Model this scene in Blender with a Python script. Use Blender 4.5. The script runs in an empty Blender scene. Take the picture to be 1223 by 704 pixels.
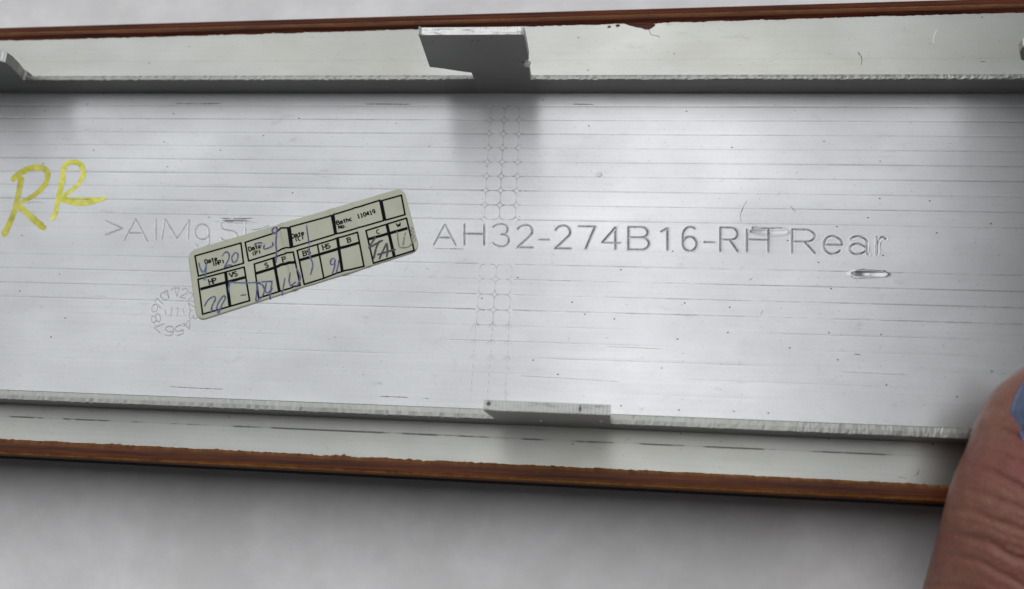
import bpy, math, random
import numpy as np
from mathutils import Matrix, Vector, noise as mnoise

random.seed(7); rng = np.random.default_rng(7)
S = 0.001                                   # all lengths below are in millimetres
scene = bpy.context.scene
COL = scene.collection

# ------------------------------------------------------------------ camera
F_PX, CX, CY = 1150.0, 611.5, 352.0         # focal length in photo pixels, picture centre
FOOT = np.array([130.14, 321.0, F_PX]); FOOT /= np.linalg.norm(FOOT)
AX = np.array([9560.0, 244.0, -F_PX]); AX /= np.linalg.norm(AX)
AZ = -FOOT; AY = np.cross(AZ, AX)
ROT = np.array([AX, AY, AZ])                # camera axes -> world axes
DIST = 130.0
CAM = -ROT @ np.array([0, 0, DIST])
cd = bpy.data.cameras.new('camera'); cam = bpy.data.objects.new('camera', cd); COL.objects.link(cam)
m = Matrix.Identity(4)
for i in range(3):
    m[i][0] = ROT[i, 0]; m[i][1] = -ROT[i, 1]; m[i][2] = -ROT[i, 2]; m[i][3] = CAM[i] * S
cam.matrix_world = m
cd.sensor_width = 36.0; cd.sensor_fit = 'HORIZONTAL'; cd.lens = F_PX / 1223.0 * 36.0
cd.clip_start = 0.005; cd.clip_end = 20.0
cd.dof.use_dof = True; cd.dof.focus_distance = DIST * S; cd.dof.aperture_fstop = 18.0
scene.camera = cam

# ------------------------------------------------------------------ world, lamps, exposure
w = bpy.data.worlds.new('World'); scene.world = w; w.use_nodes = True
bg = w.node_tree.nodes['Background']
bg.inputs[0].default_value = (0.96, 0.97, 1.0, 1); bg.inputs[1].default_value = 0.05

def area(name, loc, target, sx, sy, power, col):
    l = bpy.data.lights.new(name, 'AREA'); l.shape = 'RECTANGLE'; l.size = sx; l.size_y = sy
    l.energy = power; l.color = col
    o = bpy.data.objects.new(name, l); COL.objects.link(o); o.location = loc
    o.rotation_euler = (Vector(target) - Vector(loc)).to_track_quat('-Z', 'Y').to_euler()
    return o
area('ceiling_and_fill_panel', (-1.80, 0.98, 2.0), (-1.80, 0.98, 0), 5.2, 2.1, 59.0, (0.97, 0.98, 1.0))
area('ceiling_and_fill_panel', (3.10, 0.98, 2.0), (3.10, 0.98, 0), 2.8, 2.1, 38.0, (0.97, 0.98, 1.0))  # fill panel, added out of view on the right to brighten the table
area('ceiling_tube_light', (0.05, 0.36, 1.7), (0.03, 0.1, 0), 0.42, 1.1, 1.9, (1.0, 0.98, 0.97))
area('window_light', (-0.35, 1.9, 1.25), (0, 0, 0), 2.2, 1.2, 6.0, (0.97, 0.98, 1.0))

scene.view_settings.view_transform = 'Standard'; scene.view_settings.look = 'None'
scene.view_settings.exposure = 0.0; scene.view_settings.gamma = 1.0
scene.view_settings.use_curve_mapping = False
scene.cycles.max_bounces = 8

# ------------------------------------------------------------------ helpers
def un(x, y, z=0.0):
    """photo pixel -> point of the plane at height z (mm)"""
    r = ROT @ np.array([(x - CX) / F_PX, (y - CY) / F_PX, 1.0])
    return CAM + (z - CAM[2]) / r[2] * r

def un_y(x, y, Y):
    """photo pixel -> point of the upright plane y = Y (mm)"""
    r = ROT @ np.array([(x - CX) / F_PX, (y - CY) / F_PX, 1.0])
    return CAM + (Y - CAM[1]) / r[1] * r

def mesh_obj(name, V, Fc, mat, parent=None, smooth=True, attrs=None):
    V = np.asarray(V, dtype=np.float64) * S
    if parent is not None:
        p = parent
        off = np.zeros(3)
        while p is not None:
            off += np.array(p.location); p = p.parent
        V = V - off
    me = bpy.data.meshes.new(name)
    if isinstance(Fc, np.ndarray):
        n = len(Fc); k = Fc.shape[1]
        me.vertices.add(len(V)); me.vertices.foreach_set('co', V.astype(np.float32).ravel())
        me.loops.add(n * k); me.loops.foreach_set('vertex_index', Fc.astype(np.int32).ravel())
        me.polygons.add(n)
        me.polygons.foreach_set('loop_start', np.arange(0, n * k, k, dtype=np.int32))
        me.update(calc_edges=True)
    else:
        me.from_pydata([tuple(v) for v in V], [], [tuple(f) for f in Fc]); me.update()
    me.polygons.foreach_set('use_smooth', np.full(len(me.polygons), smooth))
    if attrs:
        for an, av in attrs.items():
            a = me.attributes.new(an, 'FLOAT', 'POINT'); a.data.foreach_set('value', np.asarray(av, dtype=np.float32))
    me.validate()
    if mat: me.materials.append(mat)
    o = bpy.data.objects.new(name, me); COL.objects.link(o)
    if parent is not None: o.parent = parent
    return o

def thing(name, label, cat, loc):
    o = bpy.data.objects.new(name, None); COL.objects.link(o)
    o.location = tuple(np.array(loc) * S); o.empty_display_size = 0.01
    o['label'] = label; o['category'] = cat
    return o

def grid_faces(nx, ny, off=0):
    i = np.arange(nx - 1)[:, None] * ny + np.arange(ny - 1)[None, :]
    i = i.ravel() + off
    return np.stack([i, i + ny, i + ny + 1, i + 1], 1)

def loft(xs, prof, closed=True):
    """prof(i, x) -> list of (y, z); swept along x, ends capped"""
    V = []; n = None
    for i, x in enumerate(xs):
        p = prof(i, x); n = len(p)
        V += [(x, a, b) for a, b in p]
    Fc = []
    for i in range(len(xs) - 1):
        for j in range(n if closed else n - 1):
            a = i * n + j; b = i * n + (j + 1) % n
            Fc.append((a, b, b + n, a + n))
    if closed:
        Fc.append(tuple(range(n))[::-1]); Fc.append(tuple((len(xs) - 1) * n + j for j in range(n)))
    return V, Fc

def catmull(P, per=8):
    P = [np.array(p, float) for p in P]
    if len(P) < 3: return P
    Q = [2 * P[0] - P[1]] + P + [2 * P[-1] - P[-2]]
    out = []
    for i in range(1, len(Q) - 2):
        a, b, c, d = Q[i - 1], Q[i], Q[i + 1], Q[i + 2]
        for k in range(per):
            t = k / per
            out.append(0.5 * ((2 * b) + (c - a) * t + (2 * a - 5 * b + 4 * c - d) * t * t + (3 * b - a - 3 * c + d) * t ** 3))
    out.append(P[-1]); return out

def resample(P, step):
    P = np.array(P, float); d = np.r_[0, np.cumsum(np.linalg.norm(np.diff(P, axis=0), axis=1))]
    if d[-1] < 1e-6: return P
    n = max(2, int(d[-1] / step) + 1); t = np.linspace(0, d[-1], n)
    return np.stack([np.interp(t, d, P[:, k]) for k in range(P.shape[1])], 1)

def ribbon(P, hw, zf, dome, V, Fc, taper=True, jit=0.0, caps=True):
    """a flat stroke along world points P (mm, xy); hw half width (number or list); zf(x,y) base height"""
    P = np.array(P, float)[:, :2]; n = len(P)
    T = np.gradient(P, axis=0); T /= (np.linalg.norm(T, axis=1)[:, None] + 1e-9)
    Nn = np.stack([-T[:, 1], T[:, 0]], 1)
    h = np.interp(np.linspace(0, 1, n), np.linspace(0, 1, len(hw)), hw) if hasattr(hw, '__len__') else np.full(n, float(hw))
    if taper:
        for k, q in ((0, .35), (1, .8)):
            if n > 3: h[k] *= q; h[-1 - k] *= q
    if jit: h = h * (1 + jit * rng.normal(size=n))
    o = len(V); cs = [(-1, 0), (-.62, .75), (0, 1), (.62, .75), (1, 0)]
    for i in range(n):
        for c, zz in cs:
            q = P[i] + Nn[i] * c * h[i]
            V.append((q[0], q[1], zf(q[0], q[1]) + zz * dome))
    for i in range(n - 1):
        for j in range(4):
            a = o + i * 5 + j; Fc.append((a, a + 5, a + 6, a + 1))

# ------------------------------------------------------------------ materials
class NT:
    def __init__(s, name):
        s.m = bpy.data.materials.new(name); s.m.use_nodes = True
        s.t = s.m.node_tree; s.b = s.t.nodes['Principled BSDF']
        tc = s.t.nodes.new('ShaderNodeTexCoord')
        mp = s.t.nodes.new('ShaderNodeVectorMath'); mp.operation = 'SCALE'; mp.inputs[3].default_value = 1.0 / S
        s.t.links.new(tc.outputs['Object'], mp.inputs[0]); s.co = mp.outputs[0]      # millimetres
    def lk(s, a, b): s.t.links.new(a, b)
    def n(s, k): return s.t.nodes.new(k)
    def scaled(s, v):
        q = s.n('ShaderNodeVectorMath'); q.operation = 'MULTIPLY'; q.inputs[1].default_value = v; s.lk(s.co, q.inputs[0]); return q.outputs[0]
    def noise(s, v=(1, 1, 1), detail=4, rough=.55, scale=1.0, dist=0.0):
        q = s.n('ShaderNodeTexNoise'); q.inputs['Scale'].default_value = scale; q.inputs['Detail'].default_value = detail
        q.inputs['Roughness'].default_value = rough; q.inputs['Distortion'].default_value = dist
        s.lk(s.scaled(v), q.inputs['Vector']); return q.outputs[0]
    def ramp(s, x, a, b, lo=0.0, hi=1.0):
        q = s.n('ShaderNodeMapRange'); q.inputs[1].default_value = a; q.inputs[2].default_value = b
        q.inputs[3].default_value = lo; q.inputs[4].default_value = hi; s.lk(x, q.inputs[0]); return q.outputs[0]
    def mix(s, f, a, b):
        q = s.n('ShaderNodeMix'); q.data_type = 'RGBA'
        for v, i in ((f, 0), (a, 6), (b, 7)):
            if isinstance(v, (tuple, list)): q.inputs[i].default_value = (*v, 1)
            elif isinstance(v, (int, float)): q.inputs[i].default_value = v
            else: s.lk(v, q.inputs[i])
        return q.outputs[2]
    def math(s, op, a, b=0.0):
        q = s.n('ShaderNodeMath'); q.operation = op
        for v, i in ((a, 0), (b, 1)):
            if isinstance(v, (int, float)): q.inputs[i].default_value = v
            else: s.lk(v, q.inputs[i])
        return q.outputs[0]
    def attr(s, name):
        q = s.n('ShaderNodeAttribute'); q.attribute_name = name; return q.outputs['Fac']
    def bump(s, h, dist, strength=1.0, prev=None):
        q = s.n('ShaderNodeBump'); q.inputs['Strength'].default_value = strength; q.inputs['Distance'].default_value = dist * S
        s.lk(h, q.inputs['Height'])
        if prev: s.lk(prev, q.inputs['Normal'])
        return q.outputs[0]
    def specks(s, scale, size, keep):
        q = s.n('ShaderNodeTexVoronoi'); q.voronoi_dimensions = '2D'; q.inputs['Scale'].default_value = scale; s.lk(s.scaled((1, 1.3, 1)), q.inputs['Vector'])
        near = s.ramp(q.outputs['Distance'], size * .6, size, 1, 0)
        sep = s.n('ShaderNodeSeparateColor'); s.lk(q.outputs['Color'], sep.inputs[0])
        return s.math('MULTIPLY', near, s.ramp(sep.outputs[0], keep, keep - .001, 0, 1)), sep
    def set(s, **k):
        for a, v in k.items():
            i = s.b.inputs[a.replace('_', ' ')]
            if isinstance(v, (int, float)): i.default_value = v
            elif isinstance(v, tuple): i.default_value = (*v, 1) if len(v) == 3 and i.type == 'RGBA' else v
            else: s.lk(v, i)
        return s.m

def metal(name, tint=(.612, .624, .634), tint2=(.562, .574, .584), rough=.35, groove_dark=True, aniso=.96, stain=None, saw=False, metallic=.82, dots=True):
    t = NT(name)
    cl = t.ramp(t.noise((.05, .09, .09), 5, .6), .35, .68)
    st = t.ramp(t.noise((.02, 3.5, 3.5), 3, .6), .3, .7)
    c = t.mix(t.math('MULTIPLY', cl, .75), tint, tint2)
    c = t.mix(t.math('MULTIPLY', st, .22), c, tuple(.8 * v for v in tint2))
    if stain: c = t.mix(t.math('MULTIPLY', t.ramp(t.noise((.04, .12, .12), 4, .6, dist=.6), .42, .68), .6), c, stain)
    if dots:
     sp, _ = t.specks(.40, .036, .20); sp2, _ = t.specks(.15, .022, .5); sp3, _ = t.specks(1.0, .07, .08)
     c = t.mix(t.math('MULTIPLY', sp, .75), c, (.16, .14, .12)); c = t.mix(t.math('MULTIPLY', sp2, t.ramp(t.noise((.03, .05, .05), 2, .5), .42, .55)), c, (.07, .06, .05)); c = t.mix(t.math('MULTIPLY', sp3, .5), c, (.22, .21, .19))
    fine = t.ramp(t.noise((2.6, 3.2, 3.2), 4, .7), .45, .75)
    c = t.mix(t.math('MULTIPLY', fine, .16), c, (.36, .355, .34))
    smear = t.ramp(t.noise((.35, .8, .8), 6, .72, dist=1.2), .60, .78)
    c = t.mix(t.math('MULTIPLY', smear, .30), c, (.40, .40, .375))
    if groove_dark: c = t.mix(t.attr('groove_dark'), c, (.075, .075, .07))  # carved lines darkened in the colour, dirt and recess shade together
    rr = t.math('ADD', t.ramp(cl, 0, 1, rough - .02, rough + .03), t.math('MULTIPLY', smear, .12))
    h = t.noise((.015, 7.0, 7.0), 3, .6); h2 = t.noise((2.2, 3.0, 3.0), 4, .65)
    nb = t.bump(h, .010, .5); nb = t.bump(h2, .006, .4, nb)
    if saw:
        wv = t.n('ShaderNodeTexWave'); wv.bands_direction = 'X'; wv.inputs['Scale'].default_value = .72; wv.inputs['Distortion'].default_value = 2.2
        wv.inputs['Detail'].default_value = 2.0; wv.inputs['Detail Scale'].default_value = .6; t.lk(t.scaled((1, .15, .15)), wv.inputs['Vector'])
        nb = t.bump(wv.outputs['Fac'], .05, .75, nb)
        rag = t.noise((1.3, 2.5, 2.5), 5, .7); nb = t.bump(rag, .05, .6, nb)
        c = t.mix(t.math('MULTIPLY', t.ramp(t.noise((.5, 2.2, 2.2), 5, .75), .52, .66), .75), c, (.17, .165, .15))
    tg = t.n('ShaderNodeCombineXYZ'); tg.inputs[1].default_value = 1.0
    t.set(Base_Color=c, Metallic=metallic, Roughness=rr, Normal=nb)
    if aniso: t.set(Anisotropic=aniso); t.lk(tg.outputs[0], t.b.inputs['Tangent'])
    return t.m

M_PLATE = metal('brushed_aluminium')
M_LIP = metal('aluminium_lip', (.55, .56, .535), (.50, .51, .485), .42, True, .85, stain=(.47, .475, .41))
M_FLANGE = metal('shaded_aluminium_flange', (.31, .315, .295), (.27, .275, .255), .40, False, .3, dots=False)  # plate aluminium toned down: shade of the south faces put into the tint
M_CUT = metal('sawn_aluminium', (.72, .73, .72), (.58, .59, .57), .45, False, 0, saw=True, dots=False)
M_CUT2 = metal('worn_aluminium', (.52, .53, .51), (.40, .41, .39), .45, False, 0, saw=True, dots=False)
M_TAB = metal('shaded_stamped_aluminium', (.34, .34, .325), (.29, .29, .28), .40, False, .2, dots=False)  # same metal again, tint darkened for the tabs' shaded south faces

def mk_brown():
    t = NT('brown_lacquer')
    a = t.noise((.06, 2.6, 2.6), 5, .65); b = t.noise((.5, 1.2, 1.2), 5, .7)
    c = t.mix(t.ramp(a, .36, .64), (.034, .008, .004), (.125, .031, .011))
    c = t.mix(t.math('MULTIPLY', t.ramp(b, .55, .75), .5), c, (.030, .010, .006))
    c = t.mix(t.math('MULTIPLY', t.attr('edge'), t.ramp(t.noise((.5, 1, 1), 5, .8), .25, .6)), c, (.40, .19, .045))
    nb = t.bump(t.noise((.3, 3, 3), 4, .6), .05, .6)
    t.b.inputs['Specular IOR Level'].default_value = .18
    return t.set(Base_Color=c, Roughness=.5, Normal=nb)
M_BROWN = mk_brown()
def simple(name, col, rough=.5, **k):
    t = NT(name); return t.set(Base_Color=col, Roughness=rough, **k)
M_SHELL = simple('black_paint', (.006, .005, .005), .6, Specular_IOR_Level=.12)
def mk_engraving_dark(name, a, b):
    t = NT(name); c = t.mix(t.ramp(t.noise((1.2, 1.2, 1.2), 5, .7), .35, .65), a, b)
    return t.set(Base_Color=c, Roughness=.6, Metallic=.3)
M_RES = mk_engraving_dark('engraving_dark', (.13, .13, .125), (.40, .40, .39)); M_RES2 = mk_engraving_dark('thin_engraving_dark', (.20, .20, .195), (.50, .50, .49))  # stroke colours for engraved and pressed lines, dirt and shade in one tone
def mk_black_mark():
    t = NT('black_scuff_and_shade'); c = t.mix(t.ramp(t.noise((1.5, 3, 3), 4, .7), .5, .75), (.09, .088, .085), (.38, .38, .37))
    return t.set(Base_Color=c, Roughness=.6)
M_SCUFF_SHADE = mk_black_mark()
def mk_yellow(name, d, l):
    t = NT(name)
    c = t.mix(t.ramp(t.noise((.7, .7, .7), 4, .6), .35, .7), d, l)
    c = t.mix(t.math('MULTIPLY', t.ramp(t.noise((.25, .25, .25), 3, .5), .5, .75), .5), c, (.62, .60, .20))
    return t.set(Base_Color=c, Roughness=.27, Metallic=.25, Normal=t.bump(t.noise((2, 2, 2), 3, .5), .03, .4))
M_YEL = mk_yellow('yellow_marker_paint', (.31, .29, .008), (.55, .52, .03)); M_YEL2 = mk_yellow('thin_yellow_marker_paint', (.44, .43, .02), (.74, .73, .16))
def mk_paper():
    t = NT('sticker_paper')
    c = t.mix(t.ramp(t.noise((.18, .18, .18), 5, .6), .35, .7), (.52, .535, .41), (.45, .465, .35))
    c = t.mix(t.math('MULTIPLY', t.ramp(t.noise((.9, .9, .9), 5, .7), .55, .75), .25), c, (.35, .35, .27))
    return t.set(Base_Color=c, Roughness=.5, Normal=t.bump(t.noise((.4, .4, .4), 5, .6), .08, .5))
M_PAPER = mk_paper()
M_INK = simple('black_print', (.006, .006, .007), .8, Specular_IOR_Level=.1)
def mk_pen(name, a, b):
    t = NT(name); c = t.mix(t.ramp(t.noise((1.5, 1.5, 1.5), 3, .6), .4, .7), a, b); return t.set(Base_Color=c, Roughness=.5)
M_PEN = mk_pen('violet_ballpoint', (.050, .045, .20), (.17, .165, .33))
M_PEN2 = mk_pen('blue_ballpoint', (.045, .10, .24), (.17, .22, .33))
M_PEN3 = mk_pen('black_pen', (.02, .022, .03), (.08, .08, .10))
M_PENCIL = mk_pen('pencil', (.17, .17, .17), (.30, .30, .28))

def mk_table():
    t = NT('white_paper_sheet')
    a = t.ramp(t.noise((.075, .08, .08), 6, .62), .38, .62)
    b = t.ramp(t.noise((.22, .22, .22), 5, .65), .4, .7)
    c = t.mix(a, (.72, .71, .71), (.84, .83, .835)); c = t.mix(t.math('MULTIPLY', b, .35), c, (.66, .64, .66))
    return t.set(Base_Color=c, Roughness=.75, Normal=t.bump(t.noise((1.1, 1.1, 1.1), 4, .6), .10, .5))
M_TABLE = mk_table()

# ------------------------------------------------------------------ setting: the white table under the panel
TZ = -17.6
o = mesh_obj('tabletop', [(-420, -320, TZ), (420, -320, TZ), (420, 380, TZ), (-420, 380, TZ), (-420, -320, TZ - 18), (420, -320, TZ - 18), (420, 380, TZ - 18), (-420, 380, TZ - 18)],
             [(0, 1, 2, 3), (4, 7, 6, 5), (0, 4, 5, 1), (1, 5, 6, 2), (2, 6, 7, 3), (3, 7, 4, 0)], M_TABLE, smooth=False)
o['kind'] = 'structure'; o['label'] = 'mottled off-white tabletop under the metal panel'

# ------------------------------------------------------------------ stroke letters
def arc(cx, cy, rx, ry, a0, a1, n=14):
    return [(cx + rx * math.cos(math.radians(a0 + (a1 - a0) * i / n)), cy + ry * math.sin(math.radians(a0 + (a1 - a0) * i / n))) for i in range(n + 1)]
G = {  # unit box, y up
 'A': [[(0, 0), (.5, 1), (1, 0)], [(.22, .36), (.78, .36)]], 'H': [[(0, 0), (0, 1)], [(1, 0), (1, 1)], [(0, .54), (1, .54)]],
 '3': [arc(.45, .76, .46, .24, 160, -80) + arc(.46, .28, .52, .28, 85, -155)], '2': [arc(.5, .72, .48, .28, 165, -30) + [(0, 0), (1, 0)]],
 '-': [[(0, .5), (1, .5)]], '7': [[(0, 1), (1, 1), (.42, 0)]], '4': [[(.78, 0), (.78, 1), (0, .28), (1.02, .28)]],
 'B': [[(0, 0), (0, 1), (.55, 1)] + arc(.6, .77, .34, .23, 90, -90) + [(.05, .54)], [(.6, .54)] + arc(.62, .27, .38, .27, 90, -90) + [(0, 0)]],
 '1': [[(.1, .84), (.75, 1), (.75, 0)]], '6': [[(.85, .93)] + arc(.55, .62, .55, .38, 65, 190) + arc(.5, .30, .5, .30, 180, 540)],
 'R': [[(0, 0), (0, 1), (.6, 1)] + arc(.62, .74, .36, .26, 90, -90) + [(.02, .48)], [(.55, .48), (1, 0)]], 'T': [[(0, 1), (1, 1)], [(.5, 1), (.5, 0)]],
 'e': [[(.04, .5), (.98, .5)] + arc(.5, .5, .48, .5, 0, 320, 20)], 'a': [arc(.48, .72, .44, .28, 160, 0) + [(.92, .1), (1, 0)], arc(.45, .29, .45, .29, 45, 405, 20)],
 'r': [[(0, 0), (0, 1)], [(0, .55)] + arc(.6, .5, .58, .5, 165, 60, 8)], '>': [[(.05, 1), (1, .5), (0, 0)]], 'l': [[(.5, 0), (.5, 1)]],
 'M': [[(0, 0), (.12, 1), (.55, .05), (1, 1), (.95, 0)]], 'g': [arc(.5, .66, .46, .34, 20, 380, 18) + [(.96, .3)] + arc(.5, .22, .46, .24, 0, -150, 8)],
 'S': [arc(.5, .76, .45, .24, 30, 250, 12) + arc(.5, .26, .48, .26, 80, -150, 12)], 'i': [[(.5, 0), (.5, .65)], [(.5, .85), (.5, .95)]],
 '5': [[(.95, 1), (.15, 1), (.08, .56)] + arc(.45, .32, .5, .32, 120, -140, 12)], '8': [arc(.5, .75, .38, .25, -90, 270, 16) + arc(.5, .25, .48, .25, 90, -270, 16)],
 '9': [arc(.5, .68, .46, .32, 0, 360, 16) + [(.9, .4), (.6, 0)]], '0': [arc(.5, .5, .46, .5, 0, 360, 18)],
 'D': [[(0, 0), (0, 1), (.5, 1)] + arc(.5, .5, .48, .5, 90, -90, 10) + [(0, 0)]], 't': [[(.5, 1), (.5, .1), (.9, 0)], [(.1, .7), (.95, .7)]],
 'c': [arc(.5, .35, .45, .35, 50, 310, 10)], 'h': [[(.1, 0), (.1, 1)], [(.1, .45)] + arc(.5, .4, .38, .28, 150, 0, 6) + [(.88, 0)]],
 'N': [[(0, 0), (0, 1), (1, 0), (1, 1)]], 'o': [arc(.5, .35, .45, .35, 0, 360, 12)], '.': [[(.4, .0), (.6, .05)]],
 'P': [[(0, 0), (0, 1), (.6, 1)] + arc(.6, .74, .36, .26, 90, -90, 8) + [(0, .48)]], 'V': [[(0, 1), (.5, 0), (1, 1)]],
 'W': [[(0, 1), (.25, 0), (.5, .7), (.75, 0), (1, 1)]], 'C': [arc(.5, .5, .48, .5, 50, 310, 12)],
 '(': [arc(.9, .5, .6, .6, 130, 230, 6)], ')': [arc(.1, .5, .6, .6, 50, -50, 6)],
}
# engraved lettering: (character, left, right, top-left y, bottom-left y) in photo pixels; the row runs downhill to the right
ENG = [('A', 518, 544.5, 268, 293), ('H', 555, 578.5, 268, 293), ('3', 588.5, 608.5, 267.6, 294.6), ('2', 618, 636.4, 268.8, 295.6), ('-', 644.6, 655.4, 282, 291),
       ('2', 663.4, 681.7, 269.5, 297), ('7', 692, 711, 270.6, 297), ('4', 719.5, 740, 271.5, 297.4), ('B', 751, 775.6, 271.3, 298.2), ('1', 789.3, 800.5, 272.6, 298.6),
       ('6', 816, 832.7, 271.2, 300), ('-', 842, 853.6, 285, 294), ('R', 861, 881.8, 272, 300), ('H', 892.8, 918.6, 274.5, 300.5), ('T', 899.5, 934, 272.4, 300),
       ('R', 946.8, 974.3, 274.5, 302), ('e', 984, 1007, 282, 303.2), ('a', 1015.5, 1037.5, 282.4, 303.6), ('r', 1048, 1060, 283.6, 303.6),
       ('>', 125.5, 146, 264.5, 281), ('A', 147.5, 176, 261.5, 288), ('l', 182, 190, 262, 287), ('M', 193, 226, 262, 286), ('g', 232, 250.5, 268, 295),
       ('S', 262, 284, 264, 288), ('i', 288, 298, 265, 287)]
STROKES = []          # (character index, world polyline)
for ci, (ch, x0, x1, yt, yb) in enumerate(ENG):
    for line in G[ch]:
        if ch == 'T' and len(line) == 2 and line[0][1] == 1 and line[1][1] == 0: continue    # its stem is the H's right upright
        pts = [un(x0 + u * (x1 - x0), yb + v * (yt - yb) + .035 * u * (x1 - x0) * .5)[:2] for u, v in line]
        STROKES.append((ci, resample(pts, .12)))
# month dial
DIAL = un(208.5, 373)[:2]; dial_first = len(ENG)
for k, txt in enumerate(['12', '1', '2', '3', '4', '5', '6', '7', '8', '9', '10', '11']):
    ang = math.radians(90 - 30 * k - 8); out = np.array([math.cos(ang), math.sin(ang)]); right = np.array([out[1], -out[0]])
    for q, ch in enumerate(txt):
        ww = .95 if len(txt) == 2 else 1.25
        off = (q - (len(txt) - 1) / 2) * 1.15
        for line in G[ch]:
            STROKES.append((dial_first + k, resample([DIAL + out * (2.15 + 1.35 * v) + right * (off + (u - .5) * ww) for u, v in line], .12)))
for line in ([(-.5, -.7), (-.5, .7)], [(.4, -.7), (.4, .6), (.15, .4)], [(-1.2, -.5), (-1.5, .2)], [(1.1, .4), (1.4, -.2)]):
    STROKES.append((dial_first + 12, resample([DIAL + np.array(p) for p in line], .12)))

# ------------------------------------------------------------------ the trim panel
panel = thing('trim_panel', 'long silver aluminium trim panel with brown edges, upright tabs and engraved lettering, lying face down', 'trim panel', (0, 9, -3.0)); panel['kind'] = 'thing'

PITCH, G0 = 2.1485, 27.87
GROOVES = [G0 - PITCH * k for k in range(20)]
Y_TOP, Y_BOT = 29.88, -17.6                 # south faces of the two flanges
X0, X1 = -118.0, 104.0
xg0, xg1 = un(556, 300)[0], un(632, 300)[0]

def cluster(base):
    ys = [np.arange(-16.3, 30.3, .55)]
    for g in GROOVES: ys.append(g + np.array([-.16, -.10, -.05, 0, .05, .10, .16]))
    ys += base
    a = np.unique(np.round(np.concatenate(ys), 3)); keep = [a[0]]
    for v in a[1:]:
        if v - keep[-1] > .018: keep.append(v)
    return np.array(keep)
tb = np.arange(5.3, 10.55, .085)
yL = cluster([np.arange(6.0, 11.6, .085), np.arange(-9.0 + 1.6, 3.2, .085)])
yG = cluster([np.arange(-16, 30, .10)])
yR = cluster([tb, np.arange(.9, 5.3, .12)])
xL = np.r_[np.arange(X0, -84, 2.0), np.arange(-84, xg0, .085), xg0]
xG = np.linspace(xg0, xg1, 105)
xR = np.r_[np.arange(xg1, 71, .085), np.arange(71.2, X1, 2.0)]

# vertical lines of the small grid pressed across the grooves
VL_UP = [(un(586, 127)[:2], un(577.7, 262.5)[:2]), (un(602.7, 127)[:2], un(596, 262.5)[:2]), (un(621, 127)[:2], un(615.5, 262.5)[:2])]
VL_LO = [(un(573.2, 316)[:2], un(564, 447)[:2]), (un(593, 316)[:2], un(584, 447)[:2]), (un(612, 316)[:2], un(604.5, 447)[:2])]
def vx(line, y):
    (a, b) = line; t = (y - a[1]) / (b[1] - a[1]); return a[0] + t * (b[0] - a[0])
CELLS = []                                   # rounded cell outlines (world polylines)
def cell(lines, j, ytop, ybot, r=.58):
    xa, xb = vx(lines[j], ytop), vx(lines[j + 1], ytop); xc, xd = vx(lines[j], ybot), vx(lines[j + 1], ybot); g = .03
    def cor(cx, cy, a0): return [(cx + r * math.cos(math.radians(a0 + 90 * i / 5)), cy + r * math.sin(math.radians(a0 + 90 * i / 5))) for i in range(6)]
    P = cor(xb - g - r, ytop - g - r, 0)[::-1] + cor(xd - g - r, ybot + g + r, 270)[::-1] + cor(xc + g + r, ybot + g + r, 180)[::-1] + cor(xa + g + r, ytop - g - r, 90)[::-1]
    return resample(P + [P[0]], .1)
for k in range(0, 8):
    for j in range(2): CELLS.append(cell(VL_UP, j, GROOVES[k], GROOVES[k + 1]))
for k in (11, 12, 13, 14):
    for j in range(2): CELLS.append(cell(VL_LO, j, GROOVES[k], GROOVES[k + 1]))
TICKS = []
for k in (15, 16, 17, 18):
    for L in VL_LO:
        if k < 18: TICKS.append(resample([(vx(L, GROOVES[k] - .3) - .5, GROOVES[k] - .35), (vx(L, GROOVES[k]), GROOVES[k] + .25), (vx(L, GROOVES[k]) + .5, GROOVES[k] - .3)], .1))
for L in VL_LO:
    for ya in np.arange(GROOVES[15], -14.5, -1.07):
        TICKS.append(resample([(vx(L, ya), ya), (vx(L, ya - .62), ya - .62)], .12))
# flared groove ends left and right of the grid
for k in range(1, 9):
    for sgn, L in ((-1, VL_UP[0]), (1, VL_UP[2])):
        x = vx(L, GROOVES[k])
        for up in (-1, 1):
            TICKS.append(resample(catmull([(x + sgn * .05, GROOVES[k] + up * .55), (x + sgn * .18, GROOVES[k] + up * .18), (x + sgn * .7, GROOVES[k] + up * .04)], 4), .1))

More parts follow.
